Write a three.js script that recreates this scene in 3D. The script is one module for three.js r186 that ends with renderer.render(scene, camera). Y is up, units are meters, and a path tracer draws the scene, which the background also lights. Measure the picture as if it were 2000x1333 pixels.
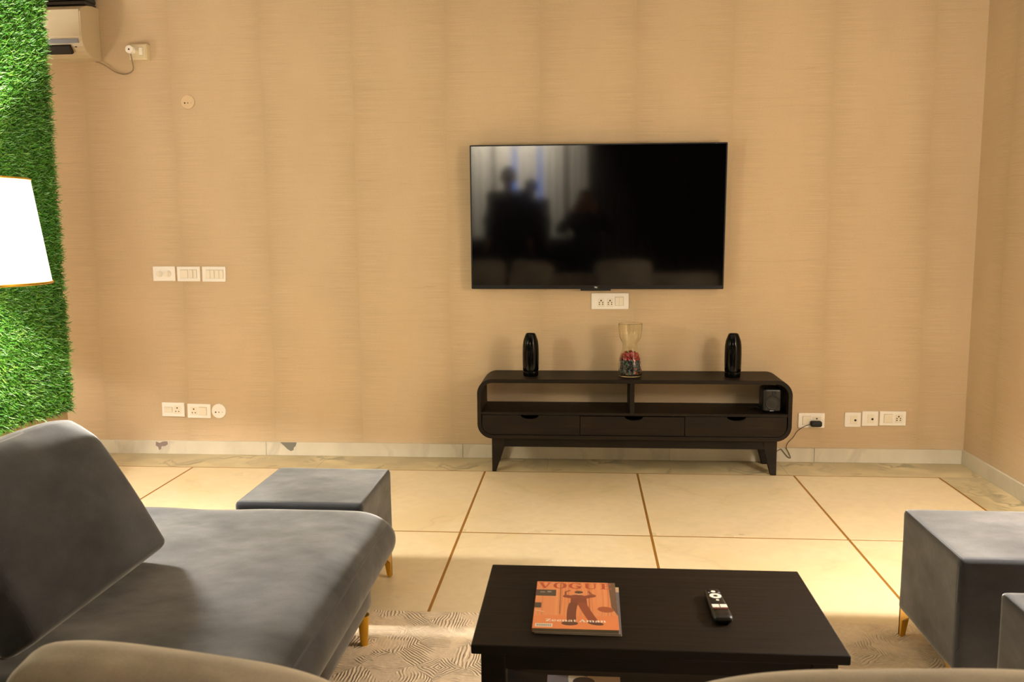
import * as THREE from 'three';
import { RoundedBoxGeometry } from 'three/addons/geometries/RoundedBoxGeometry.js';
import { mergeGeometries, mergeVertices, toCreasedNormals } from 'three/addons/utils/BufferGeometryUtils.js';
import { MarchingCubes } from 'three/addons/objects/MarchingCubes.js';

// ------------------------------------------------------------------ camera, sky, exposure
const scene = new THREE.Scene();
const camera = new THREE.PerspectiveCamera(2 * Math.atan(666.5 / 1700) * 180 / Math.PI, 2000 / 1333, 0.05, 60);
camera.rotation.order = 'YXZ';
camera.position.set(0, 1.3659, 5.1289);
camera.rotation.set(-0.1261, 0.0811, -0.0081);
camera.focus = 4.4; camera.userData.fStop = 8;
const renderer = new THREE.WebGLRenderer({ antialias: true });
renderer.toneMapping = THREE.LinearToneMapping;
renderer.toneMappingExposure = 0.92;
renderer.shadowMap.enabled = true;
scene.background = new THREE.Color().setRGB(1.0, 2.8, 8.5);      // blue dusk sky behind the rear window
const LAMP_COLOR = new THREE.Color().setRGB(1.0, 0.90, 0.79);
const SPOT_COLOR = new THREE.Color().setRGB(1.0, 0.93, 0.86);

// ------------------------------------------------------------------ helpers
function rng(seed) { let a = seed >>> 0; return () => { a = (a + 0x6D2B79F5) | 0; let t = Math.imul(a ^ (a >>> 15), 1 | a); t = (t + Math.imul(t ^ (t >>> 7), 61 | t)) ^ t; return ((t ^ (t >>> 14)) >>> 0) / 4294967296; }; }
function hash2(x, y, s) { let h = Math.imul(x, 374761393) ^ Math.imul(y, 668265263) ^ Math.imul(s, 2147483647 ^ 0x5bd1e995); h = Math.imul(h ^ (h >>> 13), 1274126177); return ((h ^ (h >>> 16)) >>> 0) / 4294967296; }
function vnoise(x, y, px, py, s) {           // value noise that repeats after px, py cells
  const x0 = Math.floor(x), y0 = Math.floor(y), fx = x - x0, fy = y - y0;
  const u = fx * fx * (3 - 2 * fx), v = fy * fy * (3 - 2 * fy);
  const m = (a, n) => ((a % n) + n) % n;
  const a = hash2(m(x0, px), m(y0, py), s), b = hash2(m(x0 + 1, px), m(y0, py), s), c = hash2(m(x0, px), m(y0 + 1, py), s), d = hash2(m(x0 + 1, px), m(y0 + 1, py), s);
  return a + (b - a) * u + (c - a) * v + (a - b - c + d) * u * v;
}
function fbm(x, y, px, py, s, o = 4) { let r = 0, a = 0.5, t = 0; for (let i = 0; i < o; i++) { r += a * vnoise(x, y, px, py, s + i); t += a; a *= 0.5; x *= 2; y *= 2; px *= 2; py *= 2; } return r / t; }
function dataTex(w, h, fn, srgb) {
  const d = new Uint8Array(w * h * 4);
  for (let j = 0; j < h; j++) for (let i = 0; i < w; i++) {
    const c = fn(i / w, j / h, i, j), k = (j * w + i) * 4;
    d[k] = Math.max(0, Math.min(255, c[0])); d[k + 1] = Math.max(0, Math.min(255, c[1])); d[k + 2] = Math.max(0, Math.min(255, c[2])); d[k + 3] = 255;
  }
  const t = new THREE.DataTexture(d, w, h);
  t.wrapS = t.wrapT = THREE.RepeatWrapping; t.magFilter = THREE.LinearFilter; t.minFilter = THREE.LinearMipmapLinearFilter; t.generateMipmaps = true;
  if (srgb) t.colorSpace = THREE.SRGBColorSpace;
  t.needsUpdate = true; return t;
}
const used = {};
function numbered(n) { const k = used[n] || 0; used[n] = k + 1; return k ? `${n}_${String(k).padStart(3, '0')}` : n; }
function mesh(name, geo, mat, parent) {
  const m = new THREE.Mesh(geo, mat); m.castShadow = m.receiveShadow = true;
  m.name = parent ? name : numbered(name); (parent || scene).add(m); return m;
}
function thing(name, label, category, pos = [0, 0, 0], turn = 0, group) {
  const o = new THREE.Group(); o.name = numbered(name); o.position.set(...pos); o.rotation.y = turn; o.userData = { label, category };
  if (group) o.userData.group = group; scene.add(o); return o;
}
function tag(o, label, category, group) { o.userData.label = label; o.userData.category = category; if (group) o.userData.group = group; return o; }
function structure(name, label) { const o = new THREE.Group(); o.name = name; o.userData = { kind: 'structure', label, category: name.split('_')[0] }; scene.add(o); return o; }
function boxUV(g, ox = 0, oy = 0) {           // uv in metres by the way each vertex faces
  const p = g.attributes.position, n = g.attributes.normal, uv = new Float32Array(p.count * 2);
  for (let i = 0; i < p.count; i++) {
    const ax = Math.abs(n.getX(i)), ay = Math.abs(n.getY(i)), az = Math.abs(n.getZ(i));
    let u, v;
    if (ay >= ax && ay >= az) { u = p.getX(i); v = -p.getZ(i); } else if (ax > az) { u = p.getZ(i); v = p.getY(i); } else { u = p.getX(i); v = p.getY(i); }
    uv[2 * i] = u + ox; uv[2 * i + 1] = v + oy;
  }
  g.setAttribute('uv', new THREE.BufferAttribute(uv, 2)); return g;
}
function box(x0, x1, y0, y1, z0, z1, r = 0, seg = 2) {
  const w = x1 - x0, h = y1 - y0, d = z1 - z0;
  const g = r ? new RoundedBoxGeometry(w, h, d, seg, Math.min(r, w / 2.01, h / 2.01, d / 2.01)) : new THREE.BoxGeometry(w, h, d);
  g.translate((x0 + x1) / 2, (y0 + y1) / 2, (z0 + z1) / 2); return boxUV(g, x0 * 3.7, z0 * 2.3);
}
function shapeOf(pts) { const s = new THREE.Shape(); pts.forEach((p, i) => i ? s.lineTo(...p) : s.moveTo(...p)); s.closePath(); return s; }
function extrude(shape, depth, bevel = 0, curve = 12) {
  const g = new THREE.ExtrudeGeometry(shape, { depth: depth - 2 * bevel, bevelEnabled: bevel > 0, bevelThickness: bevel, bevelSize: bevel, bevelOffset: -bevel, bevelSegments: 2, curveSegments: curve });
  g.translate(0, 0, bevel); return boxUV(g);
}
function roundRect(x0, x1, y0, y1, r, P = THREE.Shape) {
  const s = new P(); s.moveTo(x0 + r, y0); s.lineTo(x1 - r, y0); s.absarc(x1 - r, y0 + r, r, -Math.PI / 2, 0); s.lineTo(x1, y1 - r); s.absarc(x1 - r, y1 - r, r, 0, Math.PI / 2);
  s.lineTo(x0 + r, y1); s.absarc(x0 + r, y1 - r, r, Math.PI / 2, Math.PI); s.lineTo(x0, y0 + r); s.absarc(x0 + r, y0 + r, r, Math.PI, Math.PI * 1.5); return s;
}
function lathe(pts, seg = 40) { return new THREE.LatheGeometry(pts.map(p => new THREE.Vector2(...p)), seg); }
function tube(pts, r, seg = 60, rs = 8) { return new THREE.TubeGeometry(new THREE.CatmullRomCurve3(pts.map(p => new THREE.Vector3(...p)), false, 'centripetal'), seg, r, rs); }
// upholstery: a box with large rounded edges, welded, then shaped by fn(x, y, z) -> [dx, dy, dz]
function softBox(w, h, d, r, n = [24, 10, 24], fn) {
  let g = new THREE.BoxGeometry(w, h, d, ...n); g.deleteAttribute('uv'); g.deleteAttribute('normal'); g = mergeVertices(g, 1e-5);
  const p = g.attributes.position, R = Array.isArray(r) ? r : [r, r, r];
  for (let i = 0; i < p.count; i++) {
    const v = [p.getX(i), p.getY(i), p.getZ(i)], H = [w / 2, h / 2, d / 2];
    const q = v.map((c, k) => Math.max(-(H[k] - R[k]), Math.min(H[k] - R[k], c)));
    const e = v.map((c, k) => (c - q[k]) / R[k]); const L = Math.hypot(...e) || 1, M = Math.max(...e.map(Math.abs));
    const o = q.map((c, k) => c + (L > 1e-6 ? e[k] / L * M : 0) * R[k]);
    const f = fn ? fn(...o) : [0, 0, 0];
    p.setXYZ(i, o[0] + f[0], o[1] + f[1], o[2] + f[2]);
  }
  g.computeVertexNormals(); return boxUV(g);
}
const ss = (a, b, x) => { const t = Math.max(0, Math.min(1, (x - a) / (b - a))); return t * t * (3 - 2 * t); };
const N3 = (x, y, z, s) => vnoise(x + 100 + z * 0.73, y + 100 + z * 0.41, 4096, 4096, s) - 0.5;

// ------------------------------------------------------------------ materials
const std = (o) => new THREE.MeshStandardMaterial(o), phys = (o) => new THREE.MeshPhysicalMaterial(o);
const lin = (r, g, b) => new THREE.Color().setRGB(r, g, b);
const M = {};
{ // grass-cloth wallpaper: four strips side by side in one sheet, each 0.546 m wide and 3.2 m high
  const W = 2048, H = 1024, rnd = rng(7);
  const reach = []; for (let j = 0; j < H; j++) reach.push([0.06 + 0.4 * rnd(), 0.06 + 0.4 * rnd()]);   // how far the darker dye runs in along each fibre
  const lines = []; for (let k = 0; k < 300; k++) lines.push([rnd() * W, Math.floor(rnd() * H), 40 + rnd() * rnd() * 640, 0.02 + 0.08 * rnd() * rnd()]);
  const dark = new Float32Array(W * H);
  for (const [x, y, l, a] of lines) for (let i = 0; i < l; i++) { const xi = Math.floor(x + i) % W, yi = (y + (Math.sin(i * 0.02 + x) > 0.6 ? 1 : 0)) % H; dark[yi * W + xi] = Math.max(dark[yi * W + xi], a * Math.sin(Math.PI * i / l) * (0.55 + 0.45 * hash2(xi >> 2, yi, 5))); }
  const val = (u, v, i, j) => {
    const su = (u * 4) % 1, e = Math.min(su, 1 - su), rr = reach[j][su < 0.5 ? 0 : 1];
    const seam = e < rr ? (1 - e / rr) : 0;
    const fib = fbm(u * 24, v * 512, 24, 512, 11, 2) - 0.5, cloud = fbm(u * 16, v * 12, 16, 12, 31, 3) - 0.5, grain = hash2(i, j, 3) - 0.5;
    return 1 + 0.018 * fib + 0.04 * cloud + 0.045 * grain - 0.05 * seam - dark[j * W + i];
  };
  const map = dataTex(W, H, (u, v, i, j) => { const k = val(u, v, i, j); return [204 * k, 181 * Math.pow(k, 1.05), 147 * Math.pow(k, 1.25)]; }, true);
  const bump = dataTex(1024, 512, (u, v, i, j) => { const k = 128 + 420 * (val(u, v, i * 2, j * 2) - 1); return [k, k, k]; });
  M.paper = [0.995, 1.0, 0.988, 1.003].map(s => std({ map, bumpMap: bump, bumpScale: 0.0006, roughness: 0.85, color: lin(s, s, s) }));
}
M.plaster = std({ color: '#cdbfa6', roughness: 0.9 });
M.ceiling = std({ color: '#958c7e', roughness: 0.92 });
M.beigeWall = std({ color: '#b89f7c', roughness: 0.85, map: dataTex(256, 256, (u, v) => { const k = 238 + 30 * (fbm(u * 16, v * 16, 16, 16, 4) - 0.5); return [k, k, k]; }, true) });
{ // cream marble, one sheet of 2 x 2 m
  const S = 1024;
  const f = (u, v) => {
    const w = fbm(u * 6, v * 6, 6, 6, 40, 4), cl = fbm(u * 5 + w, v * 5 + w, 5, 5, 50, 5);
    const vein = Math.abs(fbm(u * 4 + w * 0.8, v * 7 + w, 4, 7, 60, 5) - 0.5); const vn = Math.max(0, 1 - vein * 42) * Math.max(0, cl - 0.47) * 2.6;
    const sp = fbm(u * 64, v * 64, 64, 64, 70, 3); const fleck = Math.max(0, sp - 0.70) * 1.3;
    return [cl, vn + fleck, sp];
  };
  const map = dataTex(S, S, (u, v) => { const [c, vn, sp] = f(u, v); const k = 0.96 + 0.05 * (c - 0.5) + 0.06 * (sp - 0.5); const d = 1 - 0.07 * Math.min(1, vn), y = Math.max(0, c - 0.52) * sp; return [(228 - 60 * y) * k * d, (210 - 80 * y) * k * d, (172 - 140 * y) * k * d]; }, true);
  const ro = dataTex(256, 256, (u, v) => { const k = 58 + 64 * fbm(u * 8, v * 8, 8, 8, 90, 4); return [k, k, k]; });
  const rep = (t, s) => { const c = t.clone(); c.repeat.set(s, s); c.needsUpdate = true; return c; };
  M.marble = [lin(1, 1, 1), lin(0.97, 0.96, 0.94), lin(1.0, 0.985, 0.96)].map(c => std({ map: rep(map, 0.5), roughnessMap: rep(ro, 0.5), roughness: 1, color: c }));
  const bmap = dataTex(S, S, (u, v) => {
    const w = fbm(u * 8, v * 8, 8, 8, 140, 4), c = fbm(u * 7 + w, v * 10 + w, 7, 10, 150, 5), vein = Math.abs(fbm(u * 6 + w, v * 6 + 1.4 * w, 6, 6, 160, 5) - 0.5);
    const d = 1 - 0.35 * Math.max(0, 1 - vein * 22) * Math.max(0, c - 0.3) * 1.8, k = 0.92 + 0.34 * (c - 0.5);
    return [204 * k * d, 188 * k * d, (140 + 10 * w) * k * d];
  }, true);
  M.border = std({ map: rep(bmap, 0.6), roughness: 0.42 });
  const smap = dataTex(S, 512, (u, v) => {
    const w = fbm(u * 12, v * 6, 12, 6, 240, 4), c = fbm(u * 10 + w, v * 5 + w, 10, 5, 250, 5), vein = Math.abs(fbm(u * 9 + w, v * 5 + w, 9, 5, 260, 5) - 0.5);
    const d = 1 - 0.16 * Math.max(0, 1 - vein * 12) * Math.max(0, c - 0.45) * 2, k = 0.95 + 0.12 * (c - 0.5);
    return [216 * k * d, 208 * k * d, 186 * k * d];
  }, true);
  M.skirt = std({ map: rep(smap, 0.7), roughness: 0.45 });
}
M.brass = std({ color: '#a5742c', roughness: 0.5, metalness: 0.45 });
M.gold = std({ color: '#d9a93a', roughness: 0.28, metalness: 0.9 });
{ // velvet: nap brushed to and fro
  const nap = dataTex(512, 512, (u, v) => { const a = fbm(u * 6, v * 9, 6, 9, 300, 5), b = fbm(u * 22, v * 30, 22, 30, 310, 3), g = hash2(Math.floor(u * 512), Math.floor(v * 512), 9); const k = 224 + 100 * (a - 0.5) + 22 * (b - 0.5) + 12 * (g - 0.5); return [k, k, k]; }, true);
  const bump = dataTex(256, 256, (u, v) => { const k = 255 * fbm(u * 10, v * 10, 10, 10, 320, 4); return [k, k, k]; });
  const fab = (c, sc, t) => phys({ color: c, map: nap, bumpMap: bump, bumpScale: 0.0012, roughness: 0.9, sheen: 2.0, sheenColor: sc, sheenColorMap: nap, sheenRoughness: t, specularIntensity: 0.4 });
  M.velvet = fab(lin(0.055, 0.058, 0.068), lin(0.97, 1.0, 1.0), 0.82);
  M.beige = fab(lin(0.6, 0.53, 0.42), lin(1, 0.94, 0.82), 0.8);
}
{ // dark stained wood, grain along u
  const wt = dataTex(512, 512, (u, v) => { const w = fbm(u * 3, v * 10, 3, 10, 400, 3), g = fbm(u * 6, v * 130 + w * 4, 6, 130, 410, 3), k = 0.8 + 0.45 * (g - 0.5) + 0.3 * (w - 0.5); return [92 * k, 66 * k, 44 * k]; }, true);
  const bp = dataTex(256, 256, (u, v) => { const k = 255 * fbm(u * 4, v * 90, 4, 90, 420, 2); return [k, k, k]; });
  M.wood = phys({ map: wt, bumpMap: bp, bumpScale: 0.0006, roughness: 0.5, color: lin(0.15, 0.18, 0.18), specularIntensity: 0.4 });
  M.tableWood = phys({ map: wt, bumpMap: bp, bumpScale: 0.0006, roughness: 0.55, color: lin(0.10, 0.105, 0.10), specularIntensity: 0.4 });
}
M.plastic = std({ color: '#f6f2ea', roughness: 0.38 });
M.plasticWarm = std({ color: '#efe8d6', roughness: 0.42 });
M.hole = std({ color: '#241c14', roughness: 0.8 });
M.blackGloss = phys({ color: '#050505', roughness: 0.1, specularIntensity: 0.45 });
M.blackMatte = std({ color: '#0d0d0e', roughness: 0.55 });
M.tvFrame = std({ color: '#26272a', roughness: 0.35, metalness: 0.6 });
M.screen = phys({ color: '#020203', roughness: 0.06, specularIntensity: 1.0, clearcoat: 0.5, clearcoatRoughness: 0.07 });
M.glass = phys({ color: '#fbfaf0', roughness: 0.03, transmission: 1, thickness: 0.004, ior: 1.45 });
M.acBody = std({ color: '#c3b596', roughness: 0.45 });
M.grey = std({ color: '#8d9096', roughness: 0.4 });
M.curtain = std({ color: '#d8d2c4', roughness: 0.9, side: THREE.DoubleSide });
M.darkCurtain = std({ color: '#3a2d22', roughness: 0.95, side: THREE.DoubleSide });

// ------------------------------------------------------------------ room shell
const XR = 2.2086, XL = -4.2, ZB = 8.4, HC = 3.05, XP = -2.4, ZP = 1.31;
{
  const floor = structure('floor', 'cream marble slab floor with brass strips and a grey border');
  mesh('floor_bed', box(XL, XR, -0.2, -0.02, 0, ZB), M.plaster, floor);
  const cols = [-4.0096, -3.1454, -2.2811, -1.4169, -0.5527, 0.3115, 1.1757, 1.956], rows = [0.306, 1.3226, 2.339, 3.356, 4.372, 5.389, 6.405, 7.422, ZB - 0.3];
  const gap = 0.0055, variants = {};
  const slab = (w, d, k) => { const key = w.toFixed(3) + d.toFixed(3) + k; if (!variants[key]) { const g = new RoundedBoxGeometry(w, 0.02, d, 1, 0.0012); boxUV(g, k * 0.83 + 0.31, k * 0.57); variants[key] = g; } return variants[key]; };
  const rnd = rng(3);
  for (let i = 0; i < cols.length - 1; i++) for (let j = 0; j < rows.length - 1; j++) {
    const w = cols[i + 1] - cols[i] - 2 * gap, d = rows[j + 1] - rows[j] - 2 * gap;
    const m = mesh('marble_slab', slab(w, d, Math.floor(rnd() * 4)), M.marble[Math.floor(rnd() * 3)], floor);
    m.position.set((cols[i] + cols[i + 1]) / 2, -0.01, (rows[j] + rows[j + 1]) / 2);
  }
  for (let i = 0; i < cols.length; i++) mesh('brass_strip', box(cols[i] - gap, cols[i] + gap, -0.02, -0.0006, rows[0], rows[8]), M.brass, floor);
  for (let j = 0; j < rows.length; j++) mesh('brass_strip', box(cols[0], cols[7], -0.02, -0.0008, rows[j] - gap, rows[j] + gap), M.brass, floor);
  // border stones along the walls
  const bx = [XL, -2.9, -1.55, -0.2, 1.15, XR];
  for (let i = 0; i < bx.length - 1; i++) mesh('border_stone', box(bx[i] + 0.0006, bx[i + 1] - 0.0006, -0.02, 0, 0, rows[0] - gap), M.border, floor);
  const bz = [rows[0], 1.55, 2.85, 4.2, 5.6, 7.0, ZB];
  for (let i = 0; i < bz.length - 1; i++) mesh('border_stone', box(cols[7] + gap, XR, -0.02, 0, bz[i] + (i ? 0.0006 : -gap), bz[i + 1] - 0.0006), M.border, floor);
  mesh('border_stone', box(XL, cols[0] - gap, -0.02, 0, rows[0], ZB), M.border, floor);
  mesh('border_stone', box(cols[0], cols[7], -0.02, 0, rows[8] + gap, ZB), M.border, floor);

  const ceil = mesh('ceiling', box(XL - 0.15, XR + 0.15, HC, HC + 0.2, -0.15, ZB + 0.15), M.ceiling);
  ceil.userData = { kind: 'structure', label: 'plain white ceiling', category: 'ceiling' };

  const strips = (parent, a0, a1, s0, place) => {       // one strip of paper after another
    const st = 0.546; let k = Math.floor((a0 - s0) / st);
    for (; s0 + k * st < a1; k++) {
      const p = Math.max(a0, s0 + k * st), q = Math.min(a1, s0 + (k + 1) * st); if (q - p < 0.004) continue;
      const g = new THREE.PlaneGeometry(q - p, HC), uv = g.attributes.uv, q0 = ((k % 4) + 4) % 4, lift = (((k * 7) % 5) + 5) % 5 * 0.19;
      for (let i = 0; i < uv.count; i++) { const su = (uv.getX(i) * (q - p) + p - (s0 + k * st)) / st; uv.setXY(i, (q0 + Math.min(0.999, Math.max(0.001, su))) / 4, uv.getY(i) * HC / 3.2 + lift); }
      place(mesh('wallpaper_strip', g, M.paper[q0], parent), (p + q) / 2);
    }
  };
  const wb = structure('wall_back', 'papered wall behind the television');
  mesh('wall_core', box(XL - 0.15, XR + 0.15, 0, HC, -0.15, 0), M.plaster, wb);
  strips(wb, XL, XR, -0.79, (m, c) => m.position.set(c, HC / 2, 0.001));
  const wr = structure('wall_right', 'papered side wall at the right');
  mesh('wall_core', box(XR, XR + 0.15, 0, HC, 0, ZB), M.plaster, wr);
  strips(wr, 0, ZB, -0.2, (m, c) => { m.rotation.y = -Math.PI / 2; m.position.set(XR - 0.001, HC / 2, c); });
  const wl = mesh('wall_left', box(XP - 0.16, XP, 0, HC, ZP, 5.2), M.beigeWall); wl.userData = { kind: 'structure', label: 'beige partition wall that carries the artificial grass', category: 'wall' };
  const wf = mesh('wall_far_left', box(XL - 0.15, XL, 0, HC, 0, ZB), M.beigeWall); wf.userData = { kind: 'structure', label: 'far wall behind the partition', category: 'wall' };
  // rear wall with an opening for the window
  const WX0 = -1.3, WX1 = -0.5, WY0 = 0.86, WY1 = 2.2;
  const wz = structure('wall_rear', 'beige wall behind the photographer');
  mesh('wall_core', mergeGeometries([box(XL, WX0, 0, HC, ZB, ZB + 0.15), box(WX1, XR, 0, HC, ZB, ZB + 0.15), box(WX0, WX1, 0, WY0, ZB, ZB + 0.15), box(WX0, WX1, WY1, HC, ZB, ZB + 0.15)]), M.beigeWall, wz);
  const win = structure('window_1', 'window in the rear wall with blue evening sky');
  mesh('window_frame', mergeGeometries([box(WX0, WX0 + 0.04, WY0, WY1, ZB + 0.03, ZB + 0.08), box(WX1 - 0.04, WX1, WY0, WY1, ZB + 0.03, ZB + 0.08), box(WX0, WX1, WY0, WY0 + 0.04, ZB + 0.03, ZB + 0.08), box(WX0, WX1, WY1 - 0.04, WY1, ZB + 0.03, ZB + 0.08)]), M.plastic, win);
  mesh('window_pane', box(WX0 + 0.04, WX1 - 0.04, WY0 + 0.04, WY1 - 0.04, ZB + 0.052, ZB + 0.058), phys({ color: '#ffffff', roughness: 0.02, transmission: 1, thickness: 0, ior: 1.45 }), win);
  // marble skirting
  const kb = structure('baseboard_back', 'pale marble skirting under the papered wall');
  const kx = [XL, -3.3, -1.945, -0.72, 0.52, 1.36, XR];
  for (let i = 0; i < kx.length - 1; i++) mesh('skirting_stone', box(kx[i] + 0.0008, kx[i + 1] - 0.0008, 0, 0.084, 0.0015, 0.016, 0.002), M.skirt, kb);
  const stainMat = std({ color: '#77766a', roughness: 0.5 }), stainMat2 = std({ color: '#8d7d76', roughness: 0.5 });
  const tri = extrude(shapeOf([[-1.855, 0.083], [-1.75, 0.083], [-1.758, 0.06], [-1.77, 0.05], [-1.772, 0.034], [-1.79, 0.028], [-1.81, 0.04], [-1.828, 0.058]]), 0.0006); tri.translate(0, 0, 0.0158); mesh('green_stone_patch', tri, stainMat, kb);
  const blot = extrude(shapeOf([[-2.65, 0.078], [-2.625, 0.07], [-2.605, 0.079], [-2.575, 0.08], [-2.573, 0.062], [-2.59, 0.05], [-2.615, 0.048], [-2.618, 0.03], [-2.632, 0.024], [-2.638, 0.045], [-2.652, 0.052]]), 0.0006); blot.translate(0, 0, 0.0158); mesh('grey_blot', blot, stainMat2, kb);
  const kr = structure('baseboard_right', 'pale marble skirting along the side wall');
  const kz = [0.0165, 1.2, 2.6, 4.1, 5.6, 7.0, ZB];
  for (let i = 0; i < kz.length - 1; i++) mesh('skirting_stone', box(XR - 0.016, XR - 0.0015, 0, 0.084, kz[i] + 0.0008, kz[i + 1] - 0.0008, 0.002), M.skirt, kr);
}

// ------------------------------------------------------------------ artificial grass panel
{
  const t = thing('artificial_grass_panel', 'green artificial grass panel covering the left partition wall', 'artificial grass', [XP + 0.003, 0, 0]);
  mesh('backing', box(0, 0.006, 0.56, HC, ZP + 0.002, 4.6), std({ color: '#1d3b10', roughness: 0.95 }), t);
  // one tuft: three bent blades
  const rnd = rng(21), pos = [], nor = [], idx = [];
  for (let b = 0; b < 3; b++) {
    const a = b * 2.1 + 0.4, L = 0.038 * (0.8 + 0.35 * rnd()), w = 0.0024, lean = 0.5 + 0.35 * rnd(), base = pos.length / 3;
    const sx = Math.cos(a), sy = Math.sin(a);
    for (let k = 0; k <= 3; k++) { const s = k / 3, out = L * s * (1 - 0.25 * s), off = L * lean * s * s, ww = w * (1 - 0.8 * s * s); for (const q of [-1, 1]) { pos.push(out, sx * off - sy * ww * q, sy * off + sx * ww * q); const n = new THREE.Vector3(-lean * s * 1.3, sx, sy).normalize(); nor.push(n.x, n.y, n.z); } }
    for (let k = 0; k < 3; k++) { const i = base + k * 2; idx.push(i, i + 1, i + 2, i + 1, i + 3, i + 2); }
  }
  const g = new THREE.BufferGeometry(); g.setAttribute('position', new THREE.Float32BufferAttribute(pos, 3)); g.setAttribute('normal', new THREE.Float32BufferAttribute(nor, 3)); g.setIndex(idx);
  const mat = phys({ color: '#ffffff', roughness: 0.5, side: THREE.DoubleSide, transmission: 0.0 });
  const spots = []; const add = (z0, z1, n) => { for (let i = 0; i < n; i++) spots.push([z0 + (z1 - z0) * rnd(), 0.562 + (HC - 0.57) * rnd()]); };
  add(ZP + 0.004, 2.3, 52000); add(2.3, 3.4, 20000); add(3.4, 4.6, 8000);
  const im = new THREE.InstancedMesh(g, mat, spots.length), o = new THREE.Object3D(), c = new THREE.Color();
  spots.forEach(([z, y], i) => {
    o.position.set(0.005, y, z); o.rotation.set(rnd() * 6.283, (rnd() - 0.5) * 0.7, (rnd() - 0.5) * 0.7 - 0.25); const s = 0.75 + 0.5 * rnd(); o.scale.set(s, s, s); o.updateMatrix(); im.setMatrixAt(i, o.matrix);
    const k = rnd(), q = 0.8 + 0.5 * rnd(); c.setRGB((0.018 + 0.085 * k * k) * q, (0.09 + 0.115 * k) * q, (0.002 + 0.018 * k * k) * q); im.setColorAt(i, c);
  });
  im.name = 'grass_blades'; im.userData = { kind: 'stuff' }; im.castShadow = im.receiveShadow = true; t.add(im);
}

// ------------------------------------------------------------------ lamps
function floorLamp(x, z, label, power = 1, down = 1) {
  const t = thing('floor_lamp', label, 'lamp', [x, 0, z], 0, 'floor lamps beside the seating');
  mesh('base', lathe([[0, 0], [0.14, 0], [0.145, 0.006], [0.14, 0.014], [0.03, 0.022], [0.012, 0.04], [0, 0.04]]), M.gold, t);
  mesh('pole', new THREE.CylinderGeometry(0.011, 0.011, 1.2, 16).translate(0, 0.63, 0), M.gold, t);
  const y0 = 1.2, y1 = 1.555, r0 = 0.235, r1 = 0.19;
  const shade = mesh('lamp_shade', lathe([[r0, y0], [r1, y1], [r1 - 0.003, y1], [r0 - 0.003, y0], [r0, y0]], 64), std({ color: '#fff6e4', roughness: 0.9, emissive: lin(1, 0.9, 0.72), emissiveIntensity: 3.2, side: THREE.DoubleSide }), t);
  mesh('shade_rim', new THREE.TorusGeometry(r0, 0.005, 8, 64).rotateX(Math.PI / 2).translate(0, y0, 0), M.gold, t);
  mesh('shade_rim', new THREE.TorusGeometry(r1, 0.0035, 8, 64).rotateX(Math.PI / 2).translate(0, y1, 0), M.gold, t);
  const sp = []; for (let k = 0; k < 3; k++) { const a = k * 2.094; sp.push(tube([[0, y0 + 0.03, 0], [r0 * 0.96 * Math.cos(a), y0 + 0.03, r0 * 0.96 * Math.sin(a)]], 0.002, 4, 6)); }
  mesh('shade_spider', mergeGeometries(sp), M.gold, t);
  const b = mesh('bulb', new THREE.SphereGeometry(0.035, 20, 14).translate(0, 1.36, 0), std({ color: '#ffffff', emissive: lin(1, 0.86, 0.6), emissiveIntensity: 6 }), t);
  const side = new THREE.PointLight(LAMP_COLOR, 3.05 * power, 0, 2); side.position.set(0, 1.36, 0); side.castShadow = true; side.shadow.radius = 6; t.add(side);
  for (const [dir, I, ang] of [[-1, 15, 1.13], [1, 35, 0.97]]) {
    const s = new THREE.SpotLight(SPOT_COLOR, I * power * (dir < 0 ? down : 1), 0, ang, 0.1, 2); s.position.set(0, 1.36, 0); s.target.position.set(0, 1.36 + dir, 0); s.castShadow = true; s.shadow.radius = 3.4; t.add(s); t.add(s.target);
  }
  return t;
}
floorLamp(-2.075, 2.3, 'floor lamp with a glowing white drum shade before the grass panel');
floorLamp(1.80, 2.56, 'second floor lamp standing beside the grey ottomans at the right wall', 1, 1.0);
floorLamp(-3.85, 1.42, 'third floor lamp standing behind the grass partition below the air conditioner', 0.34);

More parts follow.
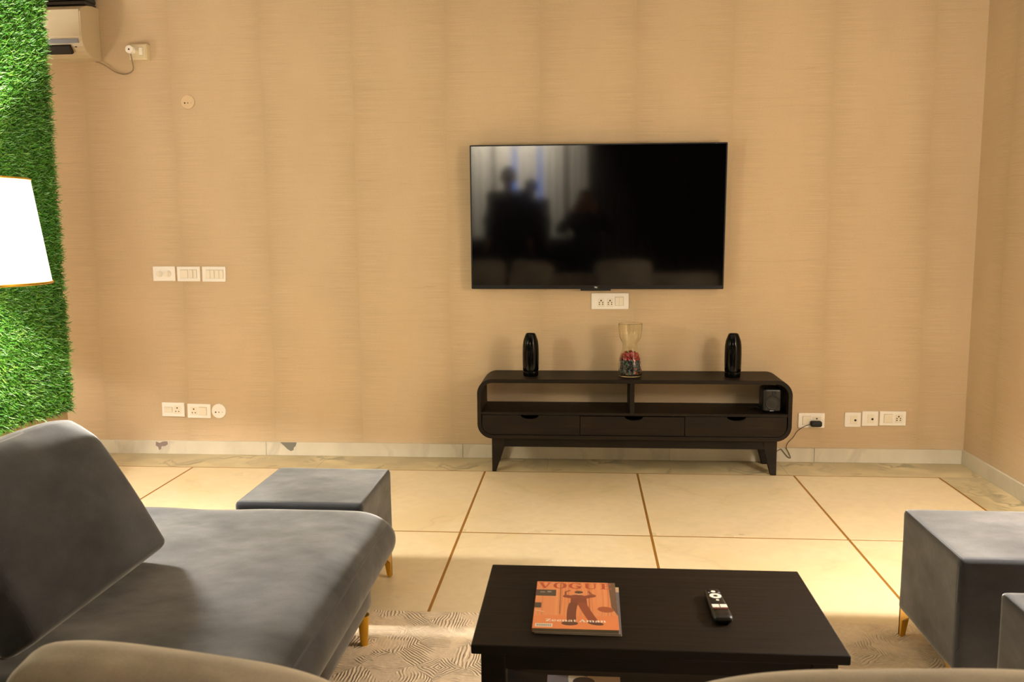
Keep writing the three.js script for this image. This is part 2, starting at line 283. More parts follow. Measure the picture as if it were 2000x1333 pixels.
// ------------------------------------------------------------------ television
{
  const w = 1.452, h = 0.823;
  const t = thing('television', 'large black flat television mounted on the papered wall', 'television', [0.081, 1.439, 0.055]);
  t.rotation.set(0.028, 0, -0.0035);
  const outer = roundRect(-w / 2, w / 2, -h / 2, h / 2, 0.006); const hole = roundRect(-w / 2 + 0.007, w / 2 - 0.007, -h / 2 + 0.02, h / 2 - 0.007, 0.003, THREE.Path); outer.holes.push(hole);
  const bz = extrude(outer, 0.022, 0.0015); bz.translate(0, 0, 0.003); mesh('bezel', bz, M.tvFrame, t);
  mesh('back_cover', box(-w / 2 + 0.004, w / 2 - 0.004, -h / 2 + 0.004, h / 2 - 0.004, -0.002, 0.008, 0.003), M.blackMatte, t);
  mesh('back_bulge', box(-0.42, 0.42, -0.33, 0.15, -0.022, 0, 0.008), M.blackMatte, t);
  mesh('screen', box(-w / 2 + 0.007, w / 2 - 0.007, -h / 2 + 0.02, h / 2 - 0.007, 0.008, 0.021), M.screen, t);
  mesh('sensor_bar', box(-0.09, 0.085, -h / 2 - 0.011, -h / 2 + 0.001, 0.002, 0.02, 0.003), M.blackMatte, t);
  const cv = document.createElement('canvas'); cv.width = 128; cv.height = 64; const x = cv.getContext('2d'); x.fillStyle = '#26272a'; x.fillRect(0, 0, 128, 64); x.fillStyle = '#f2f2f2'; x.font = 'bold 56px sans-serif'; x.textAlign = 'center'; x.textBaseline = 'middle'; x.fillText('Vu', 64, 32);
  const lt = new THREE.CanvasTexture(cv); lt.colorSpace = THREE.SRGBColorSpace;
  const lg = new THREE.PlaneGeometry(0.03, 0.015).translate(-0.001, -h / 2 + 0.0105, 0.0256); mesh('logo', lg, std({ map: lt, roughness: 0.4 }), t);
  mesh('wall_bracket', mergeGeometries([box(-0.25, -0.21, -0.2, 0.2, -0.042, -0.02), box(0.21, 0.25, -0.2, 0.2, -0.042, -0.02), box(-0.3, 0.3, -0.03, 0.03, -0.053, -0.04)]), M.blackMatte, t);
}

// ------------------------------------------------------------------ switch and socket plates
const holeG = new THREE.CylinderGeometry(0.0034, 0.0034, 0.001, 12).rotateX(Math.PI / 2), holeBig = new THREE.CylinderGeometry(0.0045, 0.0045, 0.001, 14).rotateX(Math.PI / 2);
function plate(name, x0, y0, x1, y1, parts, label, group, roll = 0) {
  const w = x1 - x0, h = y0 - y1, t = thing(name, label, name.includes('switch') ? 'switch' : 'socket', [(x0 + x1) / 2, (y0 + y1) / 2, 0.0012], 0, group); t.rotation.z = roll;
  mesh('cover_plate', box(-w / 2, w / 2, -h / 2, h / 2, 0, 0.010, 0.004, 3), M.plastic, t);
  for (const [kind, cx, mw = 0.045, mh = 0.05, cy = 0] of parts) {
    if (kind === 'rocker') { const g = box(-mw / 2, mw / 2, -mh / 2, mh / 2, 0, 0.007, 0.002, 2); g.rotateX(0.07); g.translate(cx, cy, 0.008); mesh('switch_rocker', g, M.plasticWarm, t); mesh('rocker_gap', box(cx - mw / 2 - 0.001, cx + mw / 2 + 0.001, cy - mh / 2 - 0.001, cy + mh / 2 + 0.001, 0.0095, 0.0103), std({ color: '#9b8f78', roughness: 0.7 }), t); }
    if (kind === 'socket') {
      const s = mesh('socket_module', box(cx - mw / 2, cx + mw / 2, cy - mh / 2, cy + mh / 2, 0.008, 0.0115, 0.002, 2), M.plasticWarm, t);
      const put = (g, dx, dy) => mesh('pin_hole', g.clone().translate(cx + dx, cy + dy, 0.0115), M.hole, s);
      put(holeBig, 0, 0.012); put(holeG, -0.0095, -0.010); put(holeG, 0.0095, -0.010);
      if (mw < 0.04 || mh > 0.052) { put(holeG, -0.0095, 0.001); put(holeG, 0.0095, 0.001); }
    }
    if (kind === 'knob') { mesh('dimmer_knob', new THREE.CylinderGeometry(0.0185, 0.02, 0.012, 28).rotateX(Math.PI / 2).translate(cx, cy, 0.014), M.plasticWarm, t); mesh('knob_grip', box(cx + 0.004, cx + 0.009, cy - 0.015, cy + 0.015, 0.018, 0.024, 0.002), M.plasticWarm, t); }
    if (kind === 'jack') { const s = mesh('jack_module', box(cx - mw / 2, cx + mw / 2, cy - mh / 2, cy + mh / 2, 0.008, 0.0115, 0.002, 2), M.plasticWarm, t); mesh('jack_hole', new THREE.CylinderGeometry(0.0065, 0.0065, 0.001, 16).rotateX(Math.PI / 2).translate(cx + 0.008, cy - 0.002, 0.0116), M.hole, s); }
  }
  return t;
}
const rk = (cx, w = 0.024, h = 0.05) => ['rocker', cx, w, h];
plate('switch_plate', -2.607, 1.168, -2.468, 1.078, [['knob', -0.028], ['knob', 0.026]], 'ivory plate with two round dimmer knobs, leftmost of the upper row', 'upper left switch plates');
plate('switch_plate', -2.455, 1.166, -2.311, 1.076, [rk(-0.027, 0.046), rk(0.016, 0.022), rk(0.041, 0.022)], 'ivory switch plate between the dimmer plate and the double switch', 'upper left switch plates');
plate('switch_plate', -2.298, 1.165, -2.152, 1.073, [rk(-0.034), rk(-0.009), rk(0.022), rk(0.047)], 'ivory plate of narrow switches, rightmost of the upper row', 'upper left switch plates', -0.01);
plate('socket_plate', -2.601, 0.325, -2.457, 0.236, [['rocker', -0.03, 0.05, 0.03], ['socket', 0.027, 0.048, 0.05]], 'ivory socket plate with dark pin holes, leftmost above the skirting', 'lower left sockets', -0.012);
plate('socket_plate', -2.438, 0.318, -2.290, 0.228, [['socket', -0.032], ['rocker', 0.025, 0.048, 0.05]], 'ivory socket plate beside the round cover, low on the wall', 'lower left sockets', -0.015);
plate('socket_plate', 0.053, 0.999, 0.271, 0.903, [['socket', -0.052, 0.038, 0.05, -0.008], ['socket', 0.0, 0.038, 0.05, -0.008], rk(0.042), rk(0.066)], 'long white double socket plate right under the television', null);
plate('socket_plate', 1.263, 0.293, 1.414, 0.205, [['rocker', -0.028, 0.046, 0.05], ['socket', 0.03, 0.046, 0.05]], 'white socket plate holding a black plug beside the cabinet', null);
plate('socket_plate', 1.527, 0.299, 1.620, 0.212, [['jack', 0.006, 0.04, 0.05]], 'square white plate with one dark jack, nearest the plugged socket', 'sockets right of the cabinet');
plate('socket_plate', 1.625, 0.307, 1.718, 0.219, [['jack', 0.004, 0.036, 0.05]], 'square white jack plate in the middle of three at right', 'sockets right of the cabinet');
plate('socket_plate', 1.725, 0.308, 1.874, 0.222, [['rocker', -0.027, 0.046, 0.05], ['socket', 0.032, 0.038, 0.05]], 'wide white switch and socket plate nearest the right corner', 'sockets right of the cabinet');
function roundCover(x, y, r, m, label) {
  const t = thing('round_cover_plate', label, 'cover plate', [x, y, 0.0012], 0, 'round blank covers on the wall');
  mesh('cover_disc', lathe([[0, 0.005], [r * 0.92, 0.005], [r * 0.985, 0.0035], [r, 0], [0, 0]].reverse(), 40).rotateX(Math.PI / 2), m, t);
  for (const [dx, k] of [[-0.42, 1], [0.03, 0.7], [0.5, 0.5]]) mesh('screw_hole', new THREE.CylinderGeometry(0.0045 * k, 0.0045 * k, 0.001, 12).rotateX(Math.PI / 2).translate(dx * r, -0.15 * r, 0.0052), k > 0.6 ? M.hole : M.grey, t);
}
roundCover(-2.333, 2.139, 0.042, std({ color: '#d8c09a', roughness: 0.6 }), 'round beige cover disc high on the wall below the air conditioner');
roundCover(-2.240, 0.273, 0.046, M.plastic, 'round ivory cover disc at the end of the low socket row');

// ------------------------------------------------------------------ air conditioner, its box and cord
{
  const t = thing('air_conditioner', 'white split air conditioner high on the wall behind the grass', 'air conditioner', [-3.72, 2.385, 0.0012]);
  const L = 0.873, prof = [[0, 0.3], [0.06, 0.298], [0.12, 0.288], [0.17, 0.27], [0.192, 0.257], [0.2, 0.24], [0.2, 0.1], [0.196, 0.075], [0.183, 0.05], [0.16, 0.028], [0.125, 0.011], [0.085, 0.002], [0.045, 0], [0, 0.0]];
  const s = shapeOf(prof.map(([z, y]) => [-z, y])); const g = extrude(s, L, 0.004); g.rotateY(Math.PI / 2); // profile across z, length along x
  mesh('body', g, M.acBody, t);
  mesh('front_panel', box(0.01, L - 0.008, 0.1, 0.252, 0.196, 0.203, 0.003), M.acBody, t);
const darkSlatM = std({ color: '#3d3a33', roughness: 0.7 });
  const gr = mesh('dark_slat_box', box(0.02, L - 0.02, 0.27, 0.395, 0.004, 0.1), darkSlatM, t);  // dark slatted box that makes the dark band above the unit
  for (let k = 0; k < 5; k++) mesh('dark_slat', box(0.012, L - 0.012, 0.27 + k * 0.026, 0.288 + k * 0.026, 0.004, 0.13 - k * 0.004, 0.003), darkSlatM, gr);
  mesh('display_strip', box(0.01, L - 0.022, 0.066, 0.09, 0.186, 0.2025, 0.002), M.grey, t);
  const ou = box(0.05, L - 0.075, -0.003, 0.047, -0.012, 0.012, 0.003); ou.rotateX(0.6); ou.translate(0, 0.016, 0.168); mesh('air_outlet', ou, M.hole, t);
  const fl = box(0.05, L - 0.08, -0.002, 0.002, -0.006, 0.014, 0.001); fl.rotateX(0.6); fl.translate(0, 0.036, 0.178); mesh('louvre', fl, M.grey, t);
  mesh('status_light', box(L - 0.055, L - 0.043, 0.045, 0.05, 0.174, 0.184, 0.001), M.hole, t);

  const j = thing('junction_box', 'cream surface socket box on the wall right of the air conditioner', 'socket', [-2.6, 2.425, 0.0012]);
  const ivory = std({ color: '#d6c8a4', roughness: 0.5 });
  mesh('box_body', box(-0.055, 0.055, -0.045, 0.045, 0, 0.045, 0.004, 3), ivory, j);
  mesh('box_cover', box(-0.05, 0.05, -0.041, 0.041, 0.044, 0.05, 0.003), ivory, j);
  mesh('switch_rocker', box(0.012, 0.032, -0.02, 0.022, 0.049, 0.056, 0.002), M.plasticWarm, j);
  const c = thing('power_cord', 'grey power cord with round white plug below the air conditioner', 'cord', [0, 0, 0]);
  mesh('plug', new THREE.CylinderGeometry(0.022, 0.022, 0.035, 24).rotateX(Math.PI / 2).translate(-2.632, 2.432, 0.07), M.plastic, c);
  mesh('plug_screw', new THREE.CylinderGeometry(0.005, 0.005, 0.002, 12).rotateX(Math.PI / 2).translate(-2.632, 2.432, 0.0882), M.hole, c);
  mesh('cable', tube([[-2.632, 2.412, 0.07], [-2.63, 2.37, 0.06], [-2.645, 2.325, 0.03], [-2.70, 2.305, 0.012], [-2.76, 2.318, 0.012], [-2.81, 2.35, 0.015], [-2.85, 2.372, 0.02], [-2.87, 2.376, 0.03]], 0.0035), std({ color: '#8c7c62', roughness: 0.6 }), c);
}

// ------------------------------------------------------------------ television cabinet
{
  const X0 = -0.589, X1 = 1.148, Y0 = 0.2, Y1 = 0.541, Z0 = 0.022, Z1 = 0.342, th = 0.022;
  const t = thing('tv_cabinet', 'low dark wood cabinet with rounded ends under the television', 'cabinet', [0, 0, 0]);
  const o = roundRect(X0, X1, Y0, Y1, 0.085); o.holes.push(roundRect(X0 + th, X1 - th, Y0 + th, Y1 - th, 0.065, THREE.Path));
  const g = extrude(o, Z1 - Z0, 0.002, 16); g.translate(0, 0, Z0); mesh('shell', g, M.wood, t);
  mesh('shelf', box(X0 + th - 0.002, X1 - th + 0.002, 0.337, 0.352, Z0 + 0.003, Z1 - 0.006), M.wood, t);
  mesh('divider', box(0.266, 0.290, 0.352, Y1 - th, Z0 + 0.005, Z1 - 0.008), M.wood, t);
  mesh('back_panel', box(X0 + 0.05, X1 - 0.05, Y0 + th, 0.337, Z0 + 0.004, Z0 + 0.012), M.wood, t);
  const db = [X0 + th + 0.003, -0.011, 0.569, X1 - th - 0.003];
  for (let k = 0; k < 3; k++) {
    const a = db[k] + 0.0015, b = db[k + 1] - 0.0015, cx = [-0.293, 0.288, 0.849][k], y0 = Y0 + th + 0.002, y1 = k === 1 ? 0.331 : 0.335, s = new THREE.Shape();
    const r = 0.055; const rl = k === 0 ? r : 0.001, rr = k === 2 ? r : 0.001;
    s.moveTo(a + rl, y0); s.lineTo(b - rr, y0); s.absarc(b - rr, y0 + rr, rr, -Math.PI / 2, 0); s.lineTo(b, y1); s.lineTo(cx + 0.052, y1);
    for (let q = 1; q < 16; q++) { const u = 1 - q / 8; s.lineTo(cx + 0.052 * u, y1 - 0.022 * Math.sqrt(1 - u * u)); }
    s.lineTo(cx - 0.052, y1); s.lineTo(a, y1); s.lineTo(a, y0 + rl); s.absarc(a + rl, y0 + rl, rl, Math.PI, Math.PI * 1.5);
    const dg = extrude(s, 0.018, 0.0012); dg.translate(0, 0, Z1 - (k === 1 ? 0.026 : 0.022));
    const dr = mesh('drawer', dg, M.wood, t);
    mesh('drawer_box', mergeGeometries([box(a + 0.03, b - 0.03, y0 + 0.006, y0 + 0.012, Z0 + 0.02, Z1 - 0.03), box(a + 0.03, a + 0.04, y0 + 0.006, y1 - 0.03, Z0 + 0.02, Z1 - 0.03), box(b - 0.04, b - 0.03, y0 + 0.006, y1 - 0.03, Z0 + 0.02, Z1 - 0.03)]), M.blackMatte, dr);
  }
  mesh('front_rail', box(-0.455, 1.02, 0.146, Y0, 0.285, 0.307, 0.002), M.wood, t);
  mesh('rear_rail', box(-0.455, 1.02, 0.146, Y0, 0.045, 0.065, 0.002), M.wood, t);
  for (const z of [0.272, 0.035]) for (const s of [-1, 1]) {
    const cx = s < 0 ? -0.511 : 1.079, lg = extrude(shapeOf(s < 0 ? [[0, 0.2], [0, 0], [0.022, 0], [0.07, 0.146], [0.075, 0.2]] : [[0, 0.2], [-0.075, 0.2], [-0.07, 0.146], [-0.03, 0], [0, 0]]), 0.038, 0.002);
    lg.translate(cx, 0, z); mesh('leg', lg, M.wood, t);
  }
}
// on and in the cabinet
for (const [x, label] of [[-0.293, 'glossy black bottle vase at the left end of the cabinet top'], [0.843, 'glossy black bottle vase at the right end of the cabinet top']]) {
  const g = lathe([[0, 0], [0.041, 0], [0.0435, 0.004], [0.0445, 0.02], [0.0432, 0.027], [0.0432, 0.031], [0.0455, 0.038], [0.0465, 0.075], [0.0468, 0.13], [0.0455, 0.175], [0.0415, 0.204], [0.033, 0.228], [0.0285, 0.239], [0.0255, 0.2445], [0.022, 0.243], [0.018, 0.232], [0.017, 0.2], [0, 0.2]], 48);
  const v = thing('black_vase', label, 'vase', [x, 0.5412, 0.215], 0, 'pair of black vases'); mesh('vase_body', g, M.blackGloss, v);
}
{
  const t = thing('glass_vase', 'clear hourglass shaped glass vase in the middle of the cabinet', 'vase', [0.271, 0.5412, 0.215]);
  const out = [[0, 0], [0.058, 0], [0.064, 0.004], [0.0665, 0.02], [0.066, 0.06], [0.0635, 0.095], [0.058, 0.12], [0.049, 0.14], [0.043, 0.158], [0.0415, 0.175], [0.044, 0.19], [0.053, 0.205], [0.061, 0.225], [0.0655, 0.255], [0.0675, 0.3]];
  const inn = [[0.0648, 0.302], [0.0645, 0.3], [0.0625, 0.255], [0.058, 0.227], [0.05, 0.208], [0.041, 0.192], [0.0385, 0.175], [0.040, 0.158], [0.046, 0.138], [0.055, 0.118], [0.0605, 0.094], [0.063, 0.06], [0.0635, 0.02], [0.06, 0.008], [0, 0.008]];
  mesh('glass_body', lathe([...out, ...inn], 56), M.glass, t);
  const rnd = rng(77), im = new THREE.InstancedMesh(new THREE.IcosahedronGeometry(0.0068, 1), phys({ color: '#ffffff', roughness: 0.15, clearcoat: 0.6 }), 620), o = new THREE.Object3D(), c = new THREE.Color();
  for (let i = 0; i < 620; i++) {
    const y = 0.016 + 0.118 * (i / 620), rim = (y < 0.1 ? 0.054 : 0.054 - (y - 0.1) * 0.45), top = y > 0.105;
    const r = i % 3 ? rim * (0.9 + 0.1 * rnd()) : rim * Math.sqrt(rnd()), a = rnd() * 6.283;
    o.position.set(r * Math.cos(a), y + (top ? (1 - r / rim) * 0.012 : 0), r * Math.sin(a)); o.rotation.set(rnd() * 6, rnd() * 6, rnd() * 6); o.scale.set(0.9 + 0.3 * rnd(), 0.75, 0.9 + 0.3 * rnd()); o.updateMatrix(); im.setMatrixAt(i, o.matrix);
    const k = rnd();
    if (y > 0.098) c.set(k < 0.8 ? '#b5122f' : '#7d0e22'); else if (k < 0.28) c.set('#1f2c4a'); else if (k < 0.5) c.set('#5c6c86'); else if (k < 0.68) c.set('#41536a'); else if (k < 0.8) c.set('#3f5f55'); else if (k < 0.88 || a > 1.2) c.set('#2b2b33'); else c.set('#c8581b');
    im.setColorAt(i, c);
  }
  im.name = 'glass_pebbles'; im.position.set(0.271, 0.5412, 0.215); im.castShadow = im.receiveShadow = true; im.userData = { kind: 'stuff', label: 'red over blue and grey glass pebbles filling the clear vase', category: 'pebbles' }; scene.add(im);
}
{
  const t = thing('speaker', 'small black speaker at the right end of the open cabinet shelf', 'speaker', [1.048, 0.3525, 0.25]);
  mesh('speaker_body', box(-0.054, 0.054, 0, 0.142, -0.055, 0.06, 0.02, 5), std({ color: '#040405', roughness: 0.3 }), t);
  mesh('speaker_cone', lathe([[0, 0.002], [0.012, 0.004], [0.03, -0.002], [0.036, 0.004], [0.04, 0.004], [0.041, 0]].map(p => [p[0], p[1]]).reverse(), 32).rotateX(Math.PI / 2).translate(0, 0.06, 0.06), std({ color: '#0a0a0b', roughness: 0.5 }), t);
  mesh('tweeter', new THREE.SphereGeometry(0.009, 16, 10).scale(1, 1, 0.4).translate(0.004, 0.115, 0.06), M.tvFrame, t);
  mesh('speaker_port', box(-0.014, 0.006, 0.012, 0.017, 0.058, 0.0615, 0.001), M.grey, t);
  mesh('speaker_wire', tube([[-0.05, 0.012, -0.02], [-0.07, 0.02, -0.03], [-0.085, 0.006, -0.06], [-0.10, 0.003, -0.09]], 0.003, 24, 6), M.blackMatte, t);
}
{
  const t = thing('plug_adapter', 'black plug with a thin brown lead in the socket beside the cabinet', 'plug', [0, 0, 0]);
  mesh('plug_body', box(1.327, 1.392, 0.217, 0.251, 0.0128, 0.05, 0.011, 4), M.blackMatte, t);
  mesh('lead', tube([[1.33, 0.232, 0.035], [1.30, 0.222, 0.034], [1.257, 0.191, 0.03], [1.232, 0.15, 0.025], [1.205, 0.118, 0.024], [1.196, 0.09, 0.024], [1.212, 0.055, 0.024], [1.222, 0.026, 0.024], [1.206, 0.033, 0.024], [1.178, 0.066, 0.024], [1.165, 0.079, 0.024], [1.138, 0.067, 0.03], [1.06, 0.05, 0.03]], 0.0022, 160, 6), std({ color: '#4a3420', roughness: 0.6 }), t);
}

// ------------------------------------------------------------------ coffee table and what lies on it
{
  const X0 = -0.247, X1 = 0.581, Z0 = 2.823, Z1 = 3.298;
  const t = thing('coffee_table', 'low dark wood coffee table with a lower shelf on the rug', 'table', [0, 0.0036, 0]);
  mesh('table_top', box(X0, X1, 0.4214, 0.4444, Z0, Z1, 0.004, 3), M.tableWood, t);
  for (const x of [X0 + 0.02, X1 - 0.076]) for (const z of [Z0 + 0.02, Z1 - 0.076]) mesh('leg', box(x, x + 0.056, 0, 0.4214, z, z + 0.056, 0.003), M.tableWood, t);
  mesh('apron', box(X0 + 0.076, X1 - 0.076, 0.377, 0.4214, Z1 - 0.045, Z1 - 0.025), M.tableWood, t);
  mesh('apron', box(X0 + 0.076, X1 - 0.076, 0.377, 0.4214, Z0 + 0.025, Z0 + 0.045), M.tableWood, t);
  mesh('apron', box(X0 + 0.025, X0 + 0.045, 0.377, 0.4214, Z0 + 0.076, Z1 - 0.076), M.tableWood, t);
  mesh('apron', box(X1 - 0.045, X1 - 0.025, 0.377, 0.4214, Z0 + 0.076, Z1 - 0.076), M.tableWood, t);
  mesh('lower_shelf', box(X0 + 0.03, X1 - 0.03, 0.165, 0.183, Z0 + 0.03, Z1 - 0.03, 0.002), M.tableWood, t);
}
function magazine(name, label, pos, turn, w, d, h, cover, group) {
  const t = thing(name, label, 'magazine', pos, turn, group);
  mesh('pages', box(-w / 2 + 0.001, w / 2 - 0.001, 0.0007, h - 0.0007, -d / 2 + 0.001, d / 2 - 0.001), std({ color: '#968c7a', roughness: 0.85 }), t);
  mesh('back_cover', box(-w / 2, w / 2, 0, 0.0008, -d / 2, d / 2), std({ color: '#d8d2c6', roughness: 0.5 }), t);
  mesh('spine', box(-w / 2 - 0.0006, -w / 2 + 0.001, 0, h, -d / 2, d / 2), std({ color: '#b9562f', roughness: 0.45 }), t);
  const g = new THREE.PlaneGeometry(w, d).rotateX(-Math.PI / 2).translate(0, h + 0.0001, 0);
  mesh('front_cover', g, phys({ map: cover, roughness: 0.35 }), t); return t;
}
function canvasTex(w, h, draw) { const c = document.createElement('canvas'); c.width = w; c.height = h; draw(c.getContext('2d'), w, h); const t = new THREE.CanvasTexture(c); t.colorSpace = THREE.SRGBColorSpace; t.anisotropy = 8; return t; }
const coverA = canvasTex(600, 800, (x, w, h) => {
  x.fillStyle = '#e2834f'; x.fillRect(0, 0, w, h);
  const rnd = rng(5);
  for (let i = 0; i < 46; i++) { const px = rnd() * w; x.strokeStyle = ['#c25a2a', '#e98a52', '#b04a20', '#ee9a66'][i % 4]; x.globalAlpha = 0.5; x.lineWidth = 2 + rnd() * 9; x.beginPath(); x.moveTo(px, 0); x.quadraticCurveTo(px + 10 * rnd(), h * 0.4, px + (rnd() - 0.4) * 40, h * 0.74); x.stroke(); }
  x.globalAlpha = 1; x.fillStyle = '#e5763f'; x.beginPath(); x.moveTo(0, h * 0.76); x.bezierCurveTo(w * 0.3, h * 0.70, w * 0.6, h * 0.78, w, h * 0.72); x.lineTo(w, h); x.lineTo(0, h); x.fill();
  x.fillStyle = '#8a3f1e'; x.fillRect(w * 0.3, 20, 8, h * 0.68); x.fillRect(w * 0.665, 20, 5, h * 0.66);
  x.fillStyle = '#3b2a22'; x.beginPath(); x.moveTo(w * 0.91, 0); x.lineTo(w, 0); x.lineTo(w, h * 0.72); x.lineTo(w * 0.93, h * 0.55); x.fill();
  x.fillStyle = '#8f2f12'; x.beginPath(); x.ellipse(w * 0.86, h * 0.6, 60, 46, 0.3, 0, 7); x.fill();
  x.fillStyle = '#a3220f'; x.font = 'bold 150px serif'; x.textBaseline = 'alphabetic'; x.textAlign = 'center'; 'VOGUE'.split('').forEach((ch, i) => x.fillText(ch, w * (0.1 + 0.195 * i), 124));
  // dancing figure in brown red
  x.fillStyle = '#5a1710'; x.lineCap = 'round'; x.lineJoin = 'round';
  x.beginPath(); x.moveTo(w * 0.44, h * 0.31); x.bezierCurveTo(w * 0.5, h * 0.28, w * 0.58, h * 0.29, w * 0.63, h * 0.33); x.lineTo(w * 0.64, h * 0.52); x.lineTo(w * 0.43, h * 0.52); x.fill();
  x.strokeStyle = '#6e1d12'; x.lineWidth = 50; x.beginPath(); x.moveTo(w * 0.47, h * 0.35); x.lineTo(w * 0.38, h * 0.33); x.stroke(); x.beginPath(); x.moveTo(w * 0.6, h * 0.35); x.lineTo(w * 0.71, h * 0.31); x.stroke();
  x.lineWidth = 16; x.strokeStyle = '#7a2a16'; x.beginPath(); x.moveTo(w * 0.37, h * 0.32); x.lineTo(w * 0.37, h * 0.23); x.lineTo(w * 0.42, h * 0.2); x.stroke(); x.beginPath(); x.moveTo(w * 0.71, h * 0.3); x.lineTo(w * 0.66, h * 0.22); x.stroke();
  x.strokeStyle = '#4a120d'; x.lineWidth = 66; x.beginPath(); x.moveTo(w * 0.47, h * 0.5); x.quadraticCurveTo(w * 0.44, h * 0.62, w * 0.45, h * 0.82); x.stroke(); x.strokeStyle = '#74210f'; x.beginPath(); x.moveTo(w * 0.58, h * 0.5); x.quadraticCurveTo(w * 0.63, h * 0.66, w * 0.7, h * 0.82); x.stroke();
  x.fillStyle = '#2d0b08'; x.beginPath(); x.ellipse(w * 0.43, h * 0.89, 58, 34, 0, 0, 7); x.fill(); x.beginPath(); x.ellipse(w * 0.73, h * 0.88, 58, 28, 0.3, 0, 7); x.fill();
  x.fillStyle = '#e0a07a'; x.beginPath(); x.ellipse(w * 0.535, h * 0.255, 26, 34, 0, 0, 7); x.fill(); x.fillStyle = '#2b120c'; x.beginPath(); x.ellipse(w * 0.535, h * 0.235, 32, 26, 0, 0, 7); x.fill();
  x.fillStyle = '#12161a'; x.fillRect(0, h * 0.19, w * 0.25, h * 0.14); x.fillStyle = '#7d8e96'; x.fillRect(w * 0.05, h * 0.235, w * 0.06, h * 0.02); x.fillRect(w * 0.14, h * 0.22, w * 0.05, h * 0.03);
  x.fillStyle = '#14181a'; x.fillRect(0, h * 0.48, w * 0.08, h * 0.11); x.strokeStyle = '#f0e0d0'; x.lineWidth = 7; x.beginPath(); x.moveTo(10, h * 0.64); x.lineTo(70, h * 0.67); x.stroke();
  x.globalAlpha = 0.3; x.fillStyle = '#ffd2ac'; x.fillRect(0, 0, w, h); x.globalAlpha = 1;
  x.fillStyle = '#fff6ec'; x.font = 'bold 66px serif'; x.textAlign = 'center'; x.save(); x.translate(w * 0.5, h * 0.86); x.scale(0.96, 0.8); x.fillText('Zeenat Aman', 0, 0); x.restore();
  x.fillStyle = '#fbf2e6'; x.fillRect(w * 0.03, h * 0.905, w * 0.2, h * 0.06); x.fillStyle = '#77706a'; for (let i = 0; i < 22; i++) x.fillRect(w * 0.04 + i * 5, h * 0.915, 2 + (i % 3), h * 0.04);
});
const coverB = canvasTex(400, 520, (x, w, h) => {
  x.fillStyle = '#7a7680'; x.fillRect(0, 0, w, h); const rnd = rng(9);
  x.fillStyle = '#e9dccb'; for (let i = 0; i < 9; i++) { x.beginPath(); x.ellipse(rnd() * w, rnd() * h, 30 + rnd() * 60, 14 + rnd() * 26, rnd() * 3, 0, 7); x.fill(); }
  x.fillStyle = '#d3b493'; x.fillRect(w * 0.55, 0, w * 0.45, 60); x.fillStyle = '#3a2a2c'; x.beginPath(); x.ellipse(w * 0.5, h * 0.12, 60, 50, 0, 0, 7); x.fill(); x.beginPath(); x.ellipse(w * 0.3, h * 0.7, 90, 60, 0.5, 0, 7); x.fill();
});
magazine('magazine', 'thin pale magazine lying under the orange fashion magazine', [-0.007, 0.4483, 3.103], -0.012, 0.2, 0.264, 0.004, coverB);
magazine('magazine', 'orange fashion magazine with red title on the coffee table', [-0.014, 0.4525, 3.101], 0.004, 0.199, 0.268, 0.009, coverA);
magazine('magazine', 'grey and white magazine on the lower shelf of the coffee table', [0.006, 0.1868, 3.075], 0, 0.19, 0.25, 0.009, coverB);
{
  const t = thing('remote_control', 'slim black remote control with white buttons on the coffee table', 'remote', [0.3285, 0.4483, 3.082], 0.03);
  const L = 0.17, W = 0.043;
  mesh('remote_body', softBox(W, 0.022, L, [0.012, 0.0105, 0.016], [12, 6, 24], (a, b, c) => [a * 0.1 * c / L * 2, 0, 0]).translate(0, 0.011, 0), std({ color: '#050506', roughness: 0.4 }), t);
  const Y = 0.0222, ring = new THREE.RingGeometry(0.0055, 0.0145, 32).rotateX(-Math.PI / 2).translate(0, Y + 0.0004, -0.028); ring.computeVertexNormals();
  mesh('ring_button', lathe([[0.006, 0], [0.0145, 0], [0.0145, 0.0015], [0.006, 0.0015], [0.006, 0]], 32).translate(0, Y - 0.0006, -0.030), M.plastic, t);
  mesh('round_button', new THREE.CylinderGeometry(0.0055, 0.0055, 0.0015, 20).translate(-0.001, Y, -0.056), M.plastic, t);
  mesh('round_button', new THREE.CylinderGeometry(0.004, 0.004, 0.0015, 20).translate(0.001, Y, -0.006), M.plastic, t);
  for (const s of [-1, 1]) mesh('round_button', new THREE.CylinderGeometry(0.003, 0.003, 0.0015, 16).translate(0.012 * s, Y - 0.0005, -0.05), M.grey, t);
  for (const s of [-1, 1]) mesh('app_button', box(s * 0.0094 - 0.0085, s * 0.0094 + 0.0085, Y - 0.0008, Y + 0.0008, 0.018, 0.036, 0.0007), M.plastic, t);
  for (const s of [-1, 1]) mesh('app_button', box(s * 0.0094 - 0.0085, s * 0.0094 + 0.0085, Y - 0.0008, Y + 0.0006, 0.0385, 0.0445, 0.0005), std({ color: '#5a1c12', roughness: 0.5 }), t);
}

